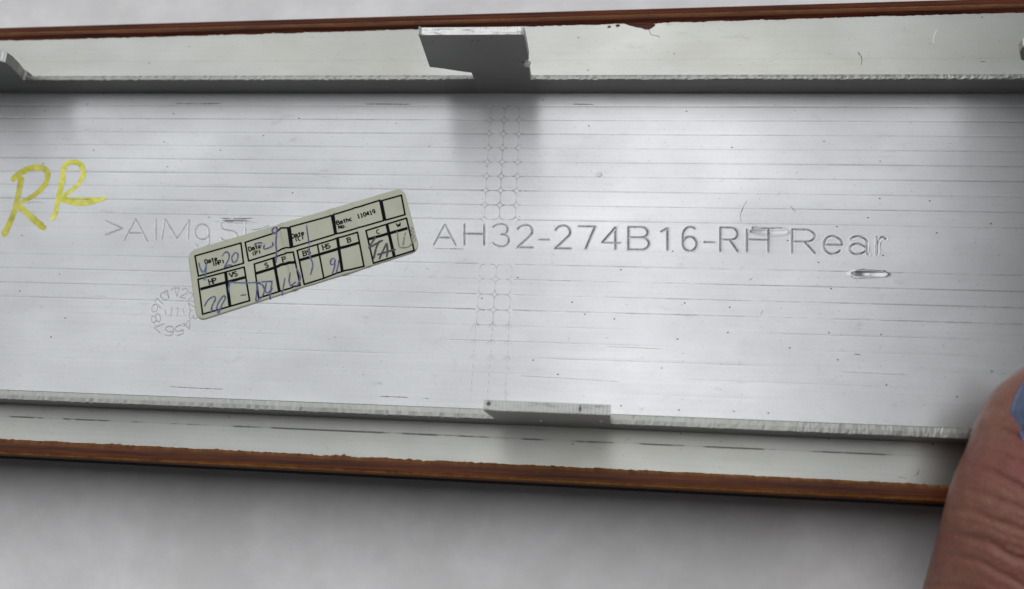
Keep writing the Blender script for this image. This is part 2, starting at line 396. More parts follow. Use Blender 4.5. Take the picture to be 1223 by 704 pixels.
def build_height(xs, ys, strokes, marks):
    nx, ny = len(xs), len(ys)
    Xg = np.repeat(xs, ny).reshape(nx, ny); Yg = np.tile(ys, nx).reshape(nx, ny)
    Hh = np.zeros((nx, ny)); D = np.zeros((nx, ny))
    for k, g in enumerate(GROOVES):
        ph = rng.uniform(0, 50, 6)
        am = .55 if k <= 8 else 1.0
        vis = .70 + am * (.30 * np.sin(xs * .05 + ph[0]) + .22 * np.sin(xs * .21 + ph[1]) + .16 * np.sin(xs * .9 + ph[2]) + .12 * np.sin(xs * 3.1 + ph[3]))
        f = {9: .28, 10: .25, 15: .35, 16: .35, 17: .45, 18: .18, 19: .15, 3: .75, 14: 1.15, 1: 1.0}.get(k, .92)
        if k >= 9: f = f * np.where(xs < -8, .62, 1.0)
        if k >= 15: f = f * np.clip(1.2 + np.sin(xs * .13 + ph[4]) * 1.6, 0, 1.3)
        if k in (9, 10): f = f * np.clip(.4 + np.sin(xs * .11 + ph[4]) * 1.4, 0, 1)
        if k == 9: f = f * np.where((xs > 6) & (xs < 36), .2, 1)
        v = np.clip(vis, .10, 1.1) * f
        L = VL_UP if k <= 8 else VL_LO
        if k <= 8 or 11 <= k <= 14: v = v * np.where((xs > vx(L[0], g) - .25) & (xs < vx(L[2], g) + .25), .0, 1)
        # grooves stop between the vertical lines of the grid: the cells carry the line there
        prof = np.clip(1 - np.abs(ys - g) / .13, 0, 1)
        Hh -= .035 * v[:, None] * prof[None, :]
        D = np.maximum(D, .40 * np.clip(v, 0, 1)[:, None] * np.clip(1 - np.abs(ys - g) / .10, 0, 1)[None, :])
    def carve(P, hw, depth, ridge, groove_dark):
        x0, y0 = P.min(0) - .9; x1, y1 = P.max(0) + .9
        i0, i1 = np.searchsorted(xs, [x0, x1]); j0, j1 = np.searchsorted(ys, [y0, y1])
        if i1 - i0 < 2 or j1 - j0 < 2: return
        gx = Xg[i0:i1, j0:j1]; gy = Yg[i0:i1, j0:j1]; d = np.full(gx.shape, 9.0)
        for a, b in zip(P[:-1], P[1:]):
            e = b - a; L = max(e @ e, 1e-9)
            t = np.clip(((gx - a[0]) * e[0] + (gy - a[1]) * e[1]) / L, 0, 1)
            d = np.minimum(d, np.hypot(gx - a[0] - t * e[0], gy - a[1] - t * e[1]))
        Hc = -depth * np.clip(1 - d / hw, 0, 1) ** .8 + ridge * np.exp(-((d - hw * 1.45) / (hw * .42)) ** 2)
        Hh[i0:i1, j0:j1] += np.where(Hc < 0, np.minimum(Hc - np.minimum(Hh[i0:i1, j0:j1], 0), 0), Hc)
        if groove_dark: D[i0:i1, j0:j1] = np.maximum(D[i0:i1, j0:j1], groove_dark * np.clip(1 - d / (hw * .75), 0, 1))
    for ci, P in strokes:
        dial = ci >= dial_first
        soft = dial or ci >= 19
        carve(P, .15 if dial else .17, .03 if dial else (.045 if soft else .07), .006 if soft else .010, .10 if dial else (.15 if soft else .26))
    for P in marks: carve(P, .10, .004, .0, .10)
    # dents
    def dent(px, py, lx, ly, depth, ang=0):
        c = un(px, py)[:2]; ca, sa = math.cos(ang), math.sin(ang)
        u = ((Xg - c[0]) * ca + (Yg - c[1]) * sa) / lx; v = (-(Xg - c[0]) * sa + (Yg - c[1]) * ca) / ly
        r = np.sqrt(u * u + v * v + .18 * u * v)
        Hh[...] += -depth * np.clip(1.25 - r, 0, .8) / .8 + depth * .28 * np.exp(-((r - 1.35) / .18) ** 2)
    dent(1037.5, 327.3, 1.72, .36, .17, .02); dent(1029, 327, .8, .3, .04); dent(917, 277, 1.9, .42, .12, .02)
    dent(282, 264.5, 2.0, .16, .12); dent(715, 209, .25, .25, .08)
    for q in range(0):
        dent(rng.uniform(640, 1180), rng.uniform(266, 330), rng.uniform(.12, .5), rng.uniform(.08, .18), rng.uniform(.01, .035), rng.uniform(-1.2, 1.2))
    # very slight waviness of the extrusion
    Hh += .008 * np.sin(Yg * .35 + .4) * np.sin(Xg * .021 + 1) + .002 * np.sin(Yg * 1.1 + Xg * .04)
    return np.stack([Xg, Yg, Hh], 2).reshape(-1, 3), D.ravel()

VV, DD, FF, off = [], [], [], 0
for xs, ys, st, mk in ((xL, yL, STROKES, []), (xG, yG, STROKES, CELLS + TICKS), (xR, yR, STROKES, [])):
    state = rng.bit_generator.state
    rng2 = np.random.default_rng(11); rng_keep, rng = rng, rng2     # same groove wear in each block
    v, d = build_height(xs, ys, st, mk); rng = rng_keep
    FF.append(grid_faces(len(xs), len(ys), off)); off += len(v); VV.append(v); DD.append(d)
plate = mesh_obj('base_plate', np.concatenate(VV), np.concatenate(FF), M_PLATE, panel, True, {'groove_dark': np.concatenate(DD)})

def wobble(P):
    return np.array([[.035 * mnoise.noise((p[0] * 1.3, p[1] * 1.3, 1)), .035 * mnoise.noise((p[0] * 1.3, p[1] * 1.3, 7))] for p in P])
# dark strokes in the engraving for its dirt and recess shade, one piece per character
for ci in range(dial_first + 13):
    V, Fc = [], []
    for k, P in STROKES:
        if k == ci:
            ribbon(P + wobble(P), .048 if ci < dial_first else .034, lambda x, y: -.042 if ci < 19 else (-.026 if ci < dial_first else -.018), .005, V, Fc, jit=.35)
    nm = 'engraved_character' if ci < dial_first else ('dial_numeral' if ci < dial_first + 12 else 'dial_pointer')
    mesh_obj(nm, V, Fc, M_RES if ci < 19 else M_RES2, plate)
# pressed grid cells and arrow ticks
for ic, P in enumerate(CELLS):
    V, Fc = [], []; ribbon(P, .012 if ic < 16 else .009, lambda x, y: .000, .004, V, Fc, taper=False, jit=.4); nf = len(Fc)
    cx_, cy_ = P.mean(0)
    for sx in (-1, 1):
        for sy in (-1, 1):
            q = [p for p in P[:-1] if (p[0] - cx_) * sx > .30 and (p[1] - cy_) * sy > .42]
            q.sort(key=lambda p: math.atan2(p[1] - cy_ - sy * .4, (p[0] - cx_ - sx * .3) * sx))
            if len(q) > 3: ribbon(q, .034 if ic < 16 else .024, lambda x, y: .003, .004, V, Fc, jit=.3)
    oc = mesh_obj('pressed_cell', V, Fc, M_RES2, plate); oc.data.materials.append(M_RES)
    for pi, p in enumerate(oc.data.polygons): p.material_index = 1 if pi >= nf else 0
V, Fc = [], []
for P in TICKS: ribbon(P, .020, lambda x, y: .001, .004, V, Fc, jit=.4)
mesh_obj('pressed_tick_marks', V, Fc, M_RES2, plate)['kind'] = 'stuff'

# loose scratches and scuffs on the plate, with the dent's painted edge shade
def mark(pts, hw, z=.012, mat=None, parent=None, name='scratch_or_dent_shade', smooth=True, taper=True):
    P = [un(*p)[:2] for p in pts]; P = catmull(P, 6) if smooth else P
    V, Fc = [], []; ribbon(resample(P, .2), hw * .5, lambda x, y: z, .012, V, Fc, taper=taper, jit=.35)
    return mesh_obj(name, V, Fc, mat or M_SCUFF_SHADE, parent or plate)
for pts, hw in [([(209, 124), (240, 124.2), (264, 124)], .10), ([(436, 124.6), (465, 124.6), (490, 125)], .10), ([(684, 124.6), (710, 125.2)], .09),
                ([(264, 261), (283, 261.5), (302, 261)], .10), ([(300, 275), (312, 273), (322, 269.4)], .07),
                ([(886, 251), (884, 258), (885, 264)], .07), ([(892, 240), (888, 247), (886, 253)], .07), ([(944, 246), (950, 253)], .07),
                ([(519, 297), (535, 297.4), (554, 297.6)], .06), ([(32, 243), (44, 241.5), (54, 243)], .06),
                ([(453, 473.6), (478, 474.5), (487, 475)], .08), ([(505, 476), (512, 476.2)], .08), ([(202, 462), (240, 464), (266, 465)], .07),
                ([(1020, 423), (1028, 424)], .09), ([(908, 377), (911, 371)], .07), ([(895, 335), (899, 332)], .06)]:
    mark(pts, hw)
for pts, hw in [([(622, 449), (690, 453), (740, 456)], .035), ([(724, 414), (760, 415.5), (790, 417)], .03), ([(1006, 444), (1040, 446), (1085, 448)], .03)]:
    mark(pts, hw, .008, M_RES)
mark([(1016, 326), (1022, 323.2), (1031, 321.8), (1040, 322.6), (1050, 323.6), (1059, 324)], .10, .03)  # dark upper edge of the dent, its shade drawn as a stroke
mark([(1015, 327), (1018, 331.5), (1026, 333), (1040, 331.4), (1056, 331), (1060, 328)], .06, .03, M_RES)  # dent's lower outline, likewise a painted dark stroke
mark([(713, 207), (717, 206.5), (719, 209), (717, 211), (714, 212)], .06)

# ---- flanges, in the lengths between the tabs
def jag(x, a, seed): return a * (mnoise.noise((x * 1.7, seed, 0)) + .6 * mnoise.noise((x * 5.1, seed, 3)))
def flange(name, xa, xb, ys, yn, h, seed, rough):
    xs = np.arange(xa, xb, .22); xs = np.r_[xs, xb] if xb - xs[-1] > .02 else xs
    V, Fc = loft(xs, lambda i, x: [(ys, -.25), (ys, h - .22), (ys + .04 + jag(x, .03, seed), h - .06 + jag(x, rough, seed)), (ys + .16 + jag(x, .05, seed + 9), h + jag(x, rough, seed + 2)),
                                   ((ys + yn) / 2, h + .02 + jag(x, rough * .7, seed + 4)), (yn - .10, h - .03 + jag(x, rough, seed + 6)), (yn, h - .16), (yn, -.25)])
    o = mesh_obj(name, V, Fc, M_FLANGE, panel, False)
    o.data.materials.append(M_CUT)
    for p in o.data.polygons:
        if p.normal.z > .35: p.material_index = 1
    return o
FH = 4.0; TT = 31.05; BT = -16.2
def zx(px, py, Y):
    p = un_y(px, py, Y); return (p[0], p[2])
NECK0 = zx(566.5, 95, Y_TOP)[0]; NECK1 = zx(633.5, 95, Y_TOP)[0]
LT1 = zx(28.5, 95.6, Y_TOP)[0]; RT0 = zx(1262, 95, Y_TOP)[0]
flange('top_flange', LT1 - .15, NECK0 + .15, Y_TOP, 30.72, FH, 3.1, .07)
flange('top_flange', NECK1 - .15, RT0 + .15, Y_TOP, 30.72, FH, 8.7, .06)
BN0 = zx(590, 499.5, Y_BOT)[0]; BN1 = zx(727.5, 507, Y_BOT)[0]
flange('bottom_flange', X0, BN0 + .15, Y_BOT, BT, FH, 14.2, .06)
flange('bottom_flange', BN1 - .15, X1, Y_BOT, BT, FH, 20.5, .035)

def tab(name, poly, ys, yn, bev=.06):
    """upright plate: polygon in (x, z), from y=ys (south face) to y=yn"""
    n = len(poly); P = np.array(poly, float); c = P.mean(0)
    area2 = sum(P[i][0] * P[(i + 1) % n][1] - P[(i + 1) % n][0] * P[i][1] for i in range(n))
    if area2 < 0: P = P[::-1]
    def inset(d):
        Q = []
        for i in range(n):
            a, b, e = P[i - 1], P[i], P[(i + 1) % n]
            n1 = np.array([-(b - a)[1], (b - a)[0]]); n1 /= np.linalg.norm(n1) + 1e-9
            n2 = np.array([-(e - b)[1], (e - b)[0]]); n2 /= np.linalg.norm(n2) + 1e-9
            q = n1 + n2; q /= max(np.linalg.norm(q), .3); Q.append(b + q * d)
        return np.array(Q)
    I = inset(bev); V = []
    for Q, y in ((I, ys), (P, ys + bev), (P, yn - bev), (I, yn)): V += [(q[0], y, q[1]) for q in Q]
    Fc = [tuple(range(n))]
    for r in range(3):
        for i in range(n):
            j = (i + 1) % n; Fc.append((r * n + j, r * n + i, (r + 1) * n + i, (r + 1) * n + j))
    Fc.append(tuple(3 * n + i for i in range(n))[::-1])
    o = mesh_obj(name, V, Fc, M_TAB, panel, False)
    o.data.materials.append(M_CUT)
    for p in o.data.polygons:
        if p.normal.z > .35: p.material_index = 1
    return o
T = lambda px, py: zx(px, py, Y_TOP)
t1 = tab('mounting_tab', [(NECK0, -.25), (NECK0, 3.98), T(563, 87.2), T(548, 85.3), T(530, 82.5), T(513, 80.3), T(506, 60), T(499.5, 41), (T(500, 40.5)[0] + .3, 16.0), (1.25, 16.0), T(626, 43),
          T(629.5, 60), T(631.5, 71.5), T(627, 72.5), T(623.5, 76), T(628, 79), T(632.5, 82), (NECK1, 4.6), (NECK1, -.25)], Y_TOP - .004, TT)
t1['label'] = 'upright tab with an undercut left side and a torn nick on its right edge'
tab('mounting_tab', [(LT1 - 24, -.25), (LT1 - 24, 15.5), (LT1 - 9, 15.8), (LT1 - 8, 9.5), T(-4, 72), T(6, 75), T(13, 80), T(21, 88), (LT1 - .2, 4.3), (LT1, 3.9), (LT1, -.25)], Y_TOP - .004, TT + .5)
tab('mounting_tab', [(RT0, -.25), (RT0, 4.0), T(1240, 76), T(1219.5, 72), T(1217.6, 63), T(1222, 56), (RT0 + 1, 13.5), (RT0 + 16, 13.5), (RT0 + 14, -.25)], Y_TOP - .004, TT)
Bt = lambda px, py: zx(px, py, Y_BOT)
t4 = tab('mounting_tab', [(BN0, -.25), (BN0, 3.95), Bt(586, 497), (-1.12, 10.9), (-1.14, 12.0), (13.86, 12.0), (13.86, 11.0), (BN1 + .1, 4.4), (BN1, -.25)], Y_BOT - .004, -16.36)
t4.data.materials[1] = M_CUT2
t4['label'] = 'upright tab with a worn pale top edge on the lower flange'
# torn burr at the nick, and flecks on the lower tab
def chip(name, c, r, mat, parent, seed):
    random.seed(seed); V = []; Fc = []
    for a in range(4):
        for b in range(7):
            th = math.pi * (a + .5) / 4; ph = 2 * math.pi * b / 7; k = random.uniform(.7, 1.25)
            V.append((c[0] + r[0] * k * math.sin(th) * math.cos(ph), c[1] + r[1] * k * math.sin(th) * math.sin(ph), c[2] + r[2] * k * math.cos(th)))
    for a in range(3):
        for b in range(7):
            Fc.append((a * 7 + b, (a + 1) * 7 + b, (a + 1) * 7 + (b + 1) % 7, a * 7 + (b + 1) % 7))
    Fc.append(tuple(range(7))[::-1]); Fc.append(tuple(21 + b for b in range(7)))
    return mesh_obj(name, V, Fc, mat, parent, False)
M_BURR = metal('torn_aluminium', (.92, .93, .93), (.84, .85, .85), .5, False, 0, dots=False)
pb = T(629, 77); chip('torn_burr', (pb[0], Y_TOP + .2, pb[1]), (.55, .5, .6), M_BURR, t1, 3)
for q, (px, py) in enumerate(((646, 502.5), (718, 503))):
    pb = Bt(px, py); chip('metal_fleck', (pb[0], Y_BOT - .03, pb[1]), (.22, .06, .45), M_BURR, t4, 5 + q)
chip('dirt_spot', (12.2 - 1.9, -16.9, 12.0), (.22, .45, .05), M_SCUFF_SHADE, t4, 9)
chip('dirt_spot', (-.55, -16.8, 12.0), (.3, .3, .04), M_SCUFF_SHADE, t4, 12)
for q, (px, py) in enumerate(((564, 49), (571, 48.5), (517, 49.5), (587, 45))):
    pb = T(px, py); chip('dirt_spot', (pb[0], Y_TOP - .004, pb[1]), (.16, .012, .12), M_SCUFF_SHADE, t1, 20 + q)

# ---- lips outside the flanges
def rim_top(x): return 38.87 + (42.23 - 38.87) * (x + 82.6) / 151.4
def rim_bot(x): return -22.55 - .0022 * (x + 70)
xs = np.r_[np.arange(X0, -84, 2.0), np.arange(-84, 72, .16), np.arange(72, X1 + .1, 2.0)]
def lip(name, ya, yb, feats):
    """ya(x), yb(x): the two long edges; feats: grooves as (y, visibility(x))"""
    n = 40; us = np.linspace(0, 1, n); fy = np.concatenate([[f[0] - .12, f[0] - .06, f[0], f[0] + .06, f[0] + .12] for f in feats]) if feats else np.array([])
    A = np.array([ya(x) for x in xs]); B = np.array([yb(x) for x in xs])
    cols = [A + (B - A) * u for u in us]; base = [np.full(len(xs), False)] * n
    Y = np.stack(cols + [np.full(len(xs), f) for f in fy], 1); Y.sort(axis=1)
    Xg = np.repeat(xs[:, None], Y.shape[1], 1)
    u = (Y - A[:, None]) / (B - A)[:, None]
    Z = -.02 + .10 * u * u + .012 * np.sin(Xg * .07 + Y) ; D = np.zeros_like(Z)
    for f, vis in feats:
        v = np.array([vis(x) for x in xs])[:, None]; pr = np.clip(1 - np.abs(Y - f) / .115, 0, 1)
        Z -= .07 * v * pr; D = np.maximum(D, v * np.clip(1 - np.abs(Y - f) / .10, 0, 1))
    V = np.stack([Xg, Y, Z], 2).reshape(-1, 3)
    return mesh_obj(name, V, grid_faces(len(xs), Y.shape[1]), M_LIP, panel, True, {'groove_dark': D.ravel()})
def dash(x):
    v = mnoise.noise((x * .19, 4.2, 0)) + .45 * mnoise.noise((x * .9, 1.2, 0)); return min(.85, max(.12, .62 + 2.6 * v))
def faint(x): return max(0, .12 + .3 * mnoise.noise((x * .3, 8.2, 0)))
lip_t = lip('top_lip', lambda x: 30.65, lambda x: rim_top(x) + .4, [(31.75, faint), (35.2, lambda x: .10)])
ygr = un(740, 529.5)[1]
lip_b = lip('bottom_lip', lambda x: rim_bot(x) - .4, lambda x: Y_BOT + .05, [(ygr, dash)])
for pts, hw in [([(531 + 67, 513), (599, 518), (598, 521)], .10), ([(556, 549), (556, 552)], .08), ([(388, 531), (391, 537)], .06), ([(1098, 560), (1096, 566), (1092, 568)], .08), ([(1072, 570), (1080, 571), (1084, 573)], .05)]:
    mark(pts, hw, .02, None, lip_b)
for pts, hw in [([(774, 34), (778, 42), (784, 43), (789, 45.5)], .07), ([(1028, 66), (1029.5, 72), (1028.5, 78)], .09), ([(1025, 63), (1027, 66)], .12), ([(23, 70), (27, 71)], .12), ([(1120, 20.5), (1127, 21)], .13), ([(1171, 74), (1177, 74)], .10)]:
    mark(pts, hw, .05, None, lip_t)
M_WHITE = metal('bright_scrape', (.62, .63, .64), (.58, .59, .60), .45, False, 0)
for pts, hw in [([(1119, 36), (1115, 44), (1115, 54)], .09), ([(1160, 52), (1168, 56)], .14)]:
    mark(pts, hw, .05, M_WHITE, lip_t)

# ---- brown painted edges and dark shell
def rim(name, prof_fn, edge_ids, mat=M_BROWN):
    xr = np.r_[np.arange(X0, -84, 2.0), np.arange(-84, 72, .14), np.arange(72, X1 + .1, 2.0)]
    V, Fc = loft(xr, prof_fn); n = len(prof_fn(0, 0.0))
    e = np.zeros(len(V))
    for k, val in edge_ids.items(): e[k::n] = val
    return mesh_obj(name, V, Fc, mat, panel, True, {'edge': e})
def ragged(x, s):
    v = mnoise.noise((x * .35, s, 0)) * .28 + mnoise.noise((x * 1.6, s, 2)) * .22 + mnoise.noise((x * 5, s, 4)) * .15
    return v
def ptop(i, x):
    y = rim_top(x); f = ragged(x, 30.0) * .45
    wv = .05 * mnoise.noise((x * .5, 77, 0))
    return [(y + f - .10, .075), (y + .02 + f, .10), (y + .30, .50), (y + .42, .56), (y + .95 + wv, .56), (y + 1.08 + wv, .50), (y + 1.16 + wv, .36), (y + 1.5, .30), (y + 2.0, .28), (y + 2.15, .18), (y + 2.28, -.1), (y + 2.25, -.9), (y + .2, -.9), (y - .1, -.05)]
rim('brown_edge', ptop, {0: .15, 4: .3, 5: .75, 9: .8, 10: .5})
def pbot(i, x):
    y = rim_bot(x); f = ragged(x, 55.0)
    wv = .05 * mnoise.noise((x * .6, 99, 0))
    return [(y + f + .02, .02), (y + f - .05, .10), (y - .5 + f * .3, .13), (y - 1.3, .16), (y - 1.66 + wv, .14), (y - 1.80 + wv, .02), (y - 1.90 + wv, -.12), (y - 2.12, -.62), (y - 2.24, -.95), (y - 1.2, -.95), (y + .2, -.06)]
rim('brown_edge', pbot, {0: .65, 1: .4, 2: .08, 4: .3, 5: 1.0, 6: .25})
# spots of brown paint on the top lip
for q, (px, py, rx, ry) in enumerate(((727.5, 32.6, .33, .22), (738, 31.2, .36, .22))):
    c = un(px, py); chip('paint_spot', (c[0], c[1], .05), (rx, ry, .05), M_BROWN, lip_t, 40 + q)
Pp = [un(*p) for p in ((746, 29.0), (752, 31), (760, 33.2), (766, 34), (771, 36), (776, 35.6), (780, 33), (783, 30.5), (780, 28), (760, 26.5))]
V = [(p[0], p[1], .085) for p in Pp] + [(p[0], p[1], .03) for p in Pp]; n = len(Pp)
mesh_obj('paint_run', V, [tuple(range(n))] + [(i, i + n, (i + 1) % n + n, (i + 1) % n) for i in range(n)], M_BROWN, lip_t, False)
xsh = np.linspace(X0 + .02, X1 - .1, 40)
V, Fc = loft(xsh, lambda i, x: [(rim_bot(x) - 2.46, -.93), (rim_bot(x) - 2.50, -1.5), (rim_bot(x) - 2.1, -2.4), (rim_bot(x) - 1, -3.0), (rim_top(x) + 1, -3.0), (rim_top(x) + 2.1, -2.4), (rim_top(x) + 2.30, -1.5), (rim_top(x) + 2.28, -.93), (rim_top(x), -.32), (rim_bot(x), -.32)])
mesh_obj('painted_face', V, Fc, M_SHELL, panel, False)

# ---- yellow hand-painted letters
def zz(px, py, k=5.864, ox=0, oy=180): return (ox + px / k, oy + py / k)
def yletter(strokes, seed):
    V, Fc = [], []
    for q, (pts, hw) in enumerate(strokes):
        P = catmull([un(*zz(*p))[:2] for p in pts], 8)
        ribbon(resample(P, .15), [h * 1.18 for h in hw], lambda x, y: .012 + .006 * q, .022, V, Fc, jit=.05)
    return mesh_obj('painted_letter', V, Fc, M_YEL if seed == 1 else M_YEL2, panel)
yletter([([(80, 212), (130, 168), (200, 128), (270, 118), (320, 135), (335, 180), (310, 245), (250, 305), (185, 345), (125, 370)], [.42, .46, .44, .40, .36, .36, .36, .34, .32, .30]),
         ([(150, 185), (138, 260), (118, 350), (95, 440), (62, 520), (22, 600)], [.44, .36, .34, .34, .40, .42]),
         ([(125, 385), (180, 430), (240, 485), (300, 535), (322, 530)], [.38, .40, .42, .42, .36])], 1)
yletter([([(440, 240), (440, 160), (455, 105), (500, 82), (555, 90), (583, 140), (575, 195), (530, 255), (470, 300), (425, 325)], [.34, .36, .36, .34, .34, .36, .34, .3, .28, .26]),
         ([(440, 170), (425, 260), (405, 350), (390, 430), (362, 490)], [.36, .38, .36, .32, .36]),
         ([(415, 335), (500, 362), (590, 368), (670, 352), (745, 332)], [.34, .36, .40, .34, .26]),
         ([(430, 330), (560, 335), (740, 333)], [.12, .14, .14])], 2)

# ------------------------------------------------------------------ sticker
def sk(zx_, zy_): return (220 + zx_ / 4.141, 220 + zy_ / 4.141)
su = un(*sk(45, 345))[:2]; sv = un(*sk(1075, 40))[:2]; sdir = (sv - su) / np.linalg.norm(sv - su); snor = np.array([-sdir[1], sdir[0]])
def crease(x, y):
    u = (np.array([x, y]) - su) @ sdir; z = 0.0
    for c, hh, ww in ((un(*sk(492, 250))[:2], .22, .35), (un(*sk(775, 330))[:2], .14, .45), (un(*sk(870, 230))[:2], .10, .3)):
        d = u - (c - su) @ sdir; z += hh * math.exp(-(d / ww) ** 2)
    return z
PAPZ = .10
outline = [sk(22, 350), sk(60, 325), sk(250, 268), sk(455, 198), sk(480, 186), sk(520, 182), sk(760, 105), sk(1050, 24), sk(1095, 40), sk(1160, 312), sk(1140, 352), sk(880, 435), sk(800, 467), sk(755, 472), sk(400, 580), sk(85, 677), sk(55, 645)]
cS = un(*sk(590, 350))
sticker = thing('inspection_sticker', 'creased cream paper sticker with black printed boxes and pen figures, stuck aslant on the panel', 'sticker', (cS[0], cS[1], .05))
# paper: a grid cut to the rounded outline
A, Bc, Cc, Dd = [un(*sk(*p))[:2] for p in ((18, 335), (1085, 18), (1166, 330), (64, 682))]
nu, nv = 230, 40; V = []; rc = .09
for i in range(nu + 1):
    for j in range(nv + 1):
        u, v = i / nu, j / nv
        # pull the corners in to round them
        U, Wd = 44.0 * .0 + 31.0, 9.2
        a, b = (u - .5) * U, (v - .5) * Wd; r = 1.15
        qx, qy = abs(a) - (U / 2 - r), abs(b) - (Wd / 2 - r)
        if qx > 0 and qy > 0:
            L = math.hypot(qx, qy); k = max(qx, qy) / L
            a = math.copysign(U / 2 - r + qx * k, a); b = math.copysign(Wd / 2 - r + qy * k, b)
        u2, v2 = a / U + .5, b / Wd + .5
        p = (A * (1 - u2) + Bc * u2) * (1 - v2) + (Dd * (1 - u2) + Cc * u2) * v2
        p = p + snor * (.08 * math.exp(-((u - .47) / .03) ** 2) - .10 * math.exp(-((u - .70) / .05) ** 2) * v)
        V.append((p[0], p[1], PAPZ + crease(p[0], p[1])))
nt = len(V); Fq = [(i * (nv + 1) + j, i * (nv + 1) + j + 1, (i + 1) * (nv + 1) + j + 1, (i + 1) * (nv + 1) + j) for i in range(nu) for j in range(nv)]
ring = [i * (nv + 1) for i in range(nu)] + [nu * (nv + 1) + j for j in range(nv)] + [i * (nv + 1) + nv for i in range(nu, 0, -1)] + [j for j in range(nv, 0, -1)]
V += [(V[k][0], V[k][1], .0) for k in ring]
for a in range(len(ring)):
    b = (a + 1) % len(ring); Fq.append((ring[a], ring[b], nt + b, nt + a))
mesh_obj('paper', V, Fq, M_PAPER, sticker)
def zink(dz): return lambda x, y: PAPZ + crease(x, y) + dz
def inkline(pts, hw, V, Fc, dz=.02, smooth=False, taper=False, jit=0):
    P = [un(*sk(*p))[:2] for p in pts]; P = catmull(P, 6) if smooth else P
    ribbon(resample(P, .12), hw * 1.3, zink(dz), .004, V, Fc, taper=taper, jit=jit)
def pbox(poly, extra, hw=.095):
    V, Fc = [], []
    for i in range(len(poly)):
        a, b = np.array(poly[i]), np.array(poly[(i + 1) % len(poly)]); d = (b - a) / (np.linalg.norm(b - a) + 1e-6) * 2.5
        inkline([a - d, b + d], hw, V, Fc, dz=.022 + .0012 * (i % 3))
    for q, (pts, h) in enumerate(extra): inkline(pts, h, V, Fc, dz=.027 + .0015 * q)
    return mesh_obj('printed_box', V, Fc, M_INK, sticker)
pbox([(55, 357), (282, 293), (295, 393), (72, 457)], [])
pbox([(303, 290), (450, 243), (480, 222), (515, 217), (531, 315), (485, 322), (455, 340), (320, 382)], [([(516, 217), (531, 315)], .17)])
pbox([(524, 214), (730, 158), (748, 250), (538, 313)], [([(733, 156), (750, 250)], .15)])
pbox([(741, 153), (968, 82), (988, 182), (755, 249)], [([(973, 82), (992, 182)], .17)])
pbox([(978, 84), (1075, 57), (1093, 153), (997, 180)], [])
pbox([(70, 473), (298, 412), (325, 578), (93, 645)], [([(82, 521), (305, 462)], .16), ([(206, 438), (228, 606)], .17)])
pbox([(348, 397), (440, 368), (480, 352), (540, 337), (575, 502), (470, 533), (370, 565)], [([(358, 443), (455, 413), (480, 400), (548, 388)], .16), ([(443, 370), (472, 533)], .16)])
pbox([(560, 330), (858, 240), (890, 408), (800, 430), (762, 440), (690, 468), (595, 498)], [([(572, 378), (865, 292)], .16), ([(660, 300), (692, 468)], .09), ([(760, 270), (784, 436)], .17)])
pbox([(900, 232), (1100, 170), (1138, 330), (937, 393)], [([(910, 275), (1105, 220)], .16), ([(1003, 200), (1040, 360)], .17)])
def ptext(txt, x, y, cw, ch, hw, pitch=1.25, serif=False):
    """printed text; x, y: left end of the base line in the sticker's own picture coordinates"""
    ex = np.array([.958, -.285]); ey = np.array([.25, .968])
    V, Fc = [], []
    GP = dict(G); GP['1'] = [[(.22, .8), (.5, 1), (.5, 0)], [(.2, 0), (.8, 0)]]
    for i, c in enumerate(txt):
        if c == ' ': continue
        low = c in 'aerl'
        k = 0.72 if c in 'aer' else 1.0
        for line in GP[c]:
            hw_ = hw * .78
            P = [tuple(np.array((x, y)) + ex * (i * cw * pitch + u * cw) - ey * (v * ch * k)) for u, v in line]
            inkline(P, hw_, V, Fc, dz=.023 + .0006 * (len(V) % 3))
        if serif and c in 'HPVB':
            for u, v in ((0, 0), (0, 1), (1, 0), (1, 1)):
                if (c == 'V' and v == 0) or (c in 'PB' and u == 1): continue
                inkline([tuple(np.array((x, y)) + ex * (i * cw * pitch + (u + d) * cw) - ey * (v * ch)) for d in (-.22, .22)], hw * .8, V, Fc, dz=.0255)
    return mesh_obj('printed_text', V, Fc, M_INK, sticker)
for a in (('HP', 127, 497, 17, 22, .085, 1.2, True), ('VS', 230, 465, 17, 22, .085, 1.2, True), ('S', 403, 416, 17, 22, .085), ('P', 490, 386, 17, 22, .085, 1.2, True),
          ('BS', 592, 357, 17, 22, .085, 1.2, True), ('HS', 689, 327, 17, 22, .085, 1.2, True), ('B', 811, 291, 17, 22, .085, 1.2, True), ('C', 955, 249, 17, 20, .075), ('W', 1054, 216, 20, 20, .085),
          ('Date', 107, 397, 13, 20, .085), ('(HP)', 146, 409, 12, 20, .085), ('Date', 323, 334, 13, 20, .085), ('(P)', 341, 357, 12, 20, .08),
          ('Date', 536, 270, 13, 20, .085), ('(C)', 553, 287, 12, 20, .08), ('Bathc', 758, 204, 13, 19, .085), ('110419', 860, 172, 12.6, 20, .085), ('No.', 768, 225, 12, 18, .085)):
    ptext(*a)
def pen(strokes, mat, hw=.075):
    hw *= 1.05
    V, Fc = [], []
    for q, s in enumerate(strokes): inkline(s, hw, V, Fc, dz=.034 + .0012 * q, smooth=len(s) > 2, taper=True, jit=.12)
    return mesh_obj('handwritten_figure', V, Fc, mat, sticker)
pen([[(74, 388), (80, 415), (95, 438), (108, 415), (112, 388)], [(112, 392), (108, 440), (102, 480)]], M_PEN2, .085)
pen([[(188, 360), (205, 338), (222, 345), (222, 372), (200, 415), (222, 402), (240, 405)], [(252, 340), (237, 365), (245, 390), (262, 378), (268, 350), (252, 338)]], M_PEN, .075)
